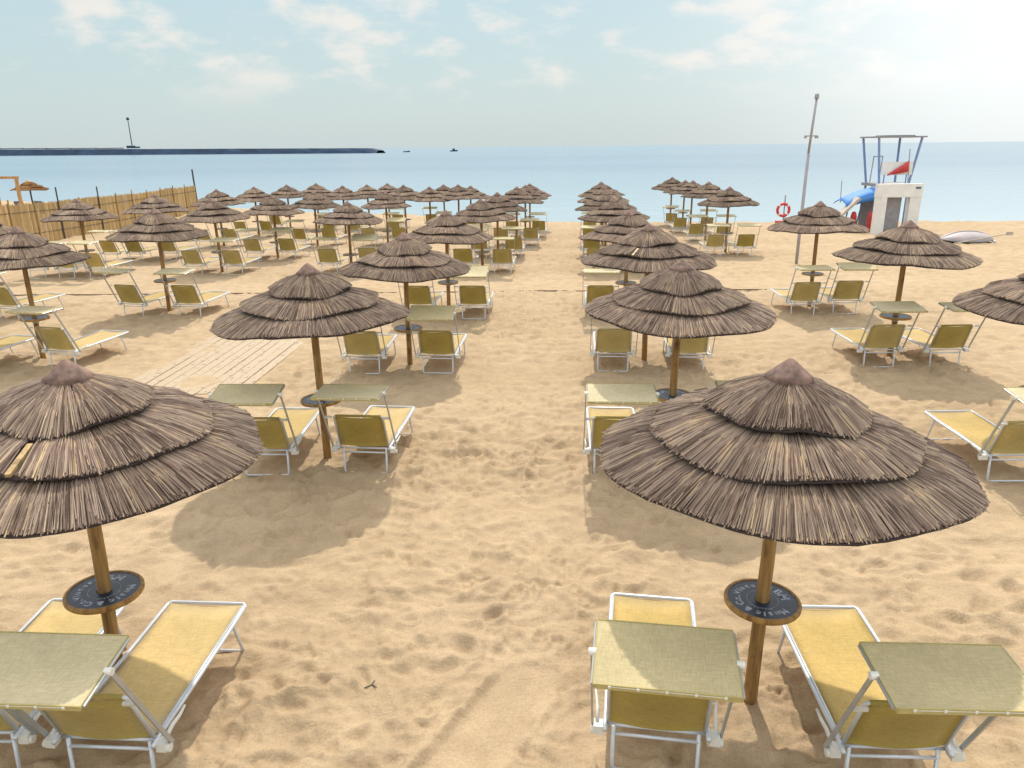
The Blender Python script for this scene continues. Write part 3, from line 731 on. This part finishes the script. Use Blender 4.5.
t = tag(empty('shade_canopy', (17.35, 38.2, TZ)), 'bright blue sloping canopy on posts at the foot of the lifeguard tower', 'canopy')
m_ = MB(); nx, ny = 12, 6; vs = []; fs = []
for j in range(ny + 1):
    for i in range(nx + 1):
        q = i / nx; r_ = j / ny; x = -.85 + 2.5 * q; y = -.8 + 1.6 * r_
        z = 1.55 + .62 * (1 - (1 - min(q * 1.25, 1)) ** 2) - .22 * (2 * r_ - 1) ** 2; vs.append((x, y, z))
o_ = len(vs); vs += [(x, y, z - .03) for x, y, z in vs]
for j in range(ny):
    for i in range(nx): a = j * (nx + 1) + i; fs += [(a, a + 1, a + nx + 2, a + nx + 1), (o_ + a, o_ + a + nx + 1, o_ + a + nx + 2, o_ + a + 1)]
for i in range(nx): fs += [(i, o_ + i, o_ + i + 1, i + 1)]
for j in range(ny): a = j * (nx + 1); fs += [(a, a + nx + 1, o_ + a + nx + 1, o_ + a)]
for i in range(nx + 1):
    pass
m_.add(vs, fs)
vs = []; 
for i in range(nx + 1):
    x, y, z = m_.v[i]; vs += [(x, y - .01, z - .02), (x, y - .01, z - .40 * min(1, .35 + i / nx)), (x, y - .03, z - .02), (x, y - .03, z - .40 * min(1, .35 + i / nx))]
m_.add(vs, [f for i in range(nx) for f in ((4 * i, 4 * i + 1, 4 * i + 5, 4 * i + 4), (4 * i + 2, 4 * i + 6, 4 * i + 7, 4 * i + 3), (4 * i, 4 * i + 4, 4 * i + 6, 4 * i + 2), (4 * i + 1, 4 * i + 3, 4 * i + 7, 4 * i + 5))])
m_.build('canopy', M['awning'], t, smooth=True)
for (x0, x1, y) in ((-.02, -.3, -.7), (.0, -.25, .7), (1.45, 1.45, -.7), (1.45, 1.45, .7)):
    m_ = MB(); m_.tube([(x1, y, -.2), (x0, y, 1.75)], .035, 6); m_.build('post', M['bluegrey'], t)
m_ = MB(); m_.tube([(-.75, .2, 1.4), (-.8, .2, 2.45)], .02, 6); m_.build('pole', M['mast'], t)
m_ = MB(); m_.box((.95, .45, .85), (1.1, .06, 1.8)); m_.build('back_panel', M['greypanel'], t)
t2 = MB(); t2.box((16.4, 37.4, .62), (.12, .55, 1.75), 0, Matrix.Rotation(R(45), 3, 'Y'))
tag(t2.build('leaning_board', M['beige']), 'beige board leaning at a slant under the blue canopy edge', 'board')

t = tag(empty('white_booth', (18.15, 35.8, ground(35.8))), 'white doorway-shaped booth with grey curtain in front of the lifeguard tower', 'booth')
m_ = MB(); m_.box((-.79, 0, .77), (.44, .34, 1.94)); m_.build('side_panel', M['white'], t)
m_ = MB(); m_.box((.76, 0, .77), (.52, .34, 1.94)); m_.build('side_panel', M['white'], t)
m_ = MB(); m_.box((0, 0, 2.04), (2.06, .38, .60)); m_.build('lintel', M['white'], t)
m_ = MB(); m_.box((-.17, .10, .80), (.80, .06, 1.86)); m_.build('curtain', M['greypanel'], t)
m_ = MB(); m_.box((.80, -.195, 2.16), (.24, .02, .09)); m_.build('lamp_box', M['bluegrey'], t)

def life_ring(x, y, z, r=.30):
    m_ = MB(); m_.tube([(r * math.cos(a), .0, r * math.sin(a)) for a in np.linspace(0, 2 * PI, 25)[:-1]], .07, 10, closed=True); return m_
t = tag(empty('life_ring_stand', (13.95, 38.9, ground(38.9))), 'red life ring hung on a thin post at the water edge by the mast', 'life ring')
m_ = MB(); m_.tube([(.08, .1, -.3), (.08, .1, 1.75)], .035, 8); m_.tube([(.08, .1, .9), (.38, .1, 0)], .025, 6); m_.build('post', M['mast'], t)
r_ = life_ring(0, 0, 0).build('ring', M['red'], t, (0, 0, 1.02), smooth=True)
m_ = MB()
for k in range(4):
    a = PI / 4 + k * PI / 2; m_.tube([(.30 * math.cos(a - .12), 0, .30 * math.sin(a - .12)), (.30 * math.cos(a + .12), 0, .30 * math.sin(a + .12))], .074, 10)
m_.build('band', M['white'], r_)
m_ = MB(); m_.box((.0, 0, .22), (.62, .3, .42)); m_.box((0, 0, .455), (.66, .34, .05)); m_.build('chest', M['red'], t)
for i, (x, y, lab) in enumerate(((15.1, 38.6, 'red rescue crate on the sand between the life ring and the mast'), (17.0, 37.6, 'red rescue float propped before the posts of the blue canopy'), (17.75, 37.4, 'red rescue float propped beside the grey curtain of the white booth'))):
    m_ = MB()
    if i == 0: m_.box((0, 0, .25), (.7, .45, .5)); m_.box((0, 0, .52), (.75, .5, .05))
    else: m_.lathe([(.001, 0), (.12, .05), (.15, .3), (.15, .75), (.10, .95), (.001, 1.0)], 12)
    o = m_.build(('rescue_crate', 'rescue_float', 'rescue_float')[i], M['red']); o.location = (x, y, ground(y)); tag(o, lab, ('crate', 'float', 'float')[i])

# upturned boat on white trestles
M['mauve'] = plain('faded_mauve', (.40, .35, .35), .6, 0, .12, 3)
t = tag(empty('upturned_boat', (19.15, 31.6, ground(31.6)), R(4)), 'low upturned boat with faded mauve hull on the sand behind the parasols', 'boat')
m_ = MB(); nx, ny = 18, 10; vs = []; fs = []
for i in range(nx + 1):
    q = i / nx * 2 - 1; w = .62 * (1 - abs(q) ** 2.6) + .03; h = .34 * (1 - abs(q) ** 2.2) + .02
    for j in range(ny + 1):
        a = PI * j / ny; vs.append((q * 1.15, -w * math.cos(a), .12 + .06 * abs(q) ** 2 + h * math.sin(a) ** .8))
for i in range(nx):
    for j in range(ny): a = i * (ny + 1) + j; fs.append((a, a + 1, a + ny + 2, a + ny + 1))
m_.add(vs, fs); m_.build('hull', M['mauve'], t, smooth=True)
m_ = MB(); m_.tube([(-1.1 + 2.2 * k / 16, 0, .15 + .06 * abs(k / 8 - 1) ** 2 + .34 * (1 - abs(k / 8 - 1) ** 2.2)) for k in range(17)], .03, 6); m_.build('keel', M['greypanel'], t)
m_ = MB()
pts = [(q * 1.15, -(.62 * (1 - abs(q) ** 2.6) + .04), .12 + .06 * q * q) for q in np.linspace(-1, 1, 19)] + [(q * 1.15, (.62 * (1 - abs(q) ** 2.6) + .04), .12 + .06 * q * q) for q in np.linspace(1, -1, 19)]
m_.tube(pts, .03, 6, closed=True); m_.build('gunwale', M['greypanel'], t)
for x in (-.7, .95):
    m_ = MB()
    for y in (-.4, .4): m_.tube([(x - .15, y, -.1), (x, y, .13)], .03, 6); m_.tube([(x + .15, y, -.1), (x, y, .13)], .03, 6)
    m_.tube([(x, -.5, .11), (x, .5, .11)], .03, 6); m_.build('trestle', M['white'], t)
m_ = MB(); m_.tube([(-.9, -.78, .12), (1.35, -.6, .42)], .022, 6); m_.box((1.42, -.59, .43), (.3, .03, .14)); m_.build('oar', M['beige'], t)

# ------------------------------------------------------------------ breakwater, harbour light, boats
M['rock'] = plain('breakwater_rock', (.030, .058, .108), .9, 0, .3, .05)
M['rockl'] = plain('breakwater_quay', (.035, .055, .095), .9, 0, .2, .03)
J0, J1 = Vector((-122, 740)), Vector((-860, 1130))
t = tag(empty('breakwater', (J0.x, J0.y, -.64)), 'long dark blue breakwater on the horizon reaching in from the side', 'breakwater')
d = J1 - J0; nn = Vector((d.y, -d.x)).normalized(); nn = nn if nn.y < 0 else -nn
m_ = MB(); n = 160; vs = []; fs = []; rr = random.Random(4)
for i in range(n + 1):
    q = i / n; p = d * q * 2.4; h = (4.6 + 5.2 * min(q * 2.09, 1.3)) * min(1, q * 90 + .55) + rr.uniform(-.08, .08)
    for (off, z) in ((9, -1.5), (6 + rr.uniform(-.5, .5), h * .5), (4, h * .96), (-4, h), (-10, -1.5)):
        vs.append((p.x + nn.x * off, p.y + nn.y * off, z + (rr.uniform(-.05, .05) if z > 0 else 0)))
for i in range(n):
    for j in range(4): a = i * 5 + j; fs.append((a, a + 1, a + 6, a + 5))
m_.add(vs, fs); m_.build('rubble_bank', M['rock'], t)
m_ = MB(); q0, q1 = .445, 1.15
for k in range(12):
    q = q0 + (q1 - q0) * (k + .5) / 12; p = d * q + nn * 1; m_.box((p.x, p.y, 4.6 + 5.2 * q + .5), ((d * (q1 - q0) / 12).length, 3, .9), 0, Matrix.Rotation(math.atan2(d.y, d.x), 3, 'Z'))
m_.build('parapet', M['rock'], t)
q = .424; p = J0 + d * q + nn * 3
t = tag(empty('harbour_light', (p.x, p.y, 6.8)), 'thin harbour light mast with small lamp on the dark breakwater', 'harbour light')
m_ = MB(); m_.box((0, 0, 1.3), (8, 5, 2.8)); m_.box((6.5, 0, .8), (6, 4, 1.7)); m_.build('hut', M['rockl'], t)
m_ = MB(); m_.tube([(1.5, 0, 3), (1.2, 0, 31)], [.6, .4], 8); m_.build('mast', M['rockl'], t)
m_ = MB(); m_.lathe([(.01, 30.3), (1.5, 30.6), (1.7, 32.4), (.8, 33.2), (.01, 33.6)], 10, c=(1.2, 0, 0)); m_.build('lamp', M['rockl'], t)
for i, (x, y, sc, lab) in enumerate(((-112, 850, 1.0, 'small dark boat low on the water just off the breakwater end'), (-64, 900, 1.25, 'small dark boat with cabin on the horizon out in open water'))):
    t = tag(empty('fishing_boat', (x, y, -.64), .4 * i), lab, 'boat', 'boats on the horizon')
    m_ = MB(); L = 3.6 * sc; vs = []
    for (q, w) in ((-1, .9), (-.3, 1.1), (.5, .95), (1, .05)): vs += [(q * L, -w * sc, 1.0 * sc + .5 * max(q, 0)), (q * L, -w * .6 * sc, -.3), (q * L, w * .6 * sc, -.3), (q * L, w * sc, 1.0 * sc + .5 * max(q, 0))]
    m_.add(vs, [(4 * i_ + j, 4 * i_ + (j + 1) % 4, 4 * i_ + 4 + (j + 1) % 4, 4 * i_ + 4 + j) for i_ in range(3) for j in range(4)] + [(0, 1, 2, 3), (12, 15, 14, 13)]); m_.build('hull', M['rock'], t)
    if i: m_ = MB(); m_.box((-.3, 0, 2.2), (2.4, 1.7, 2.0)); m_.build('cabin', M['rockl'], t)
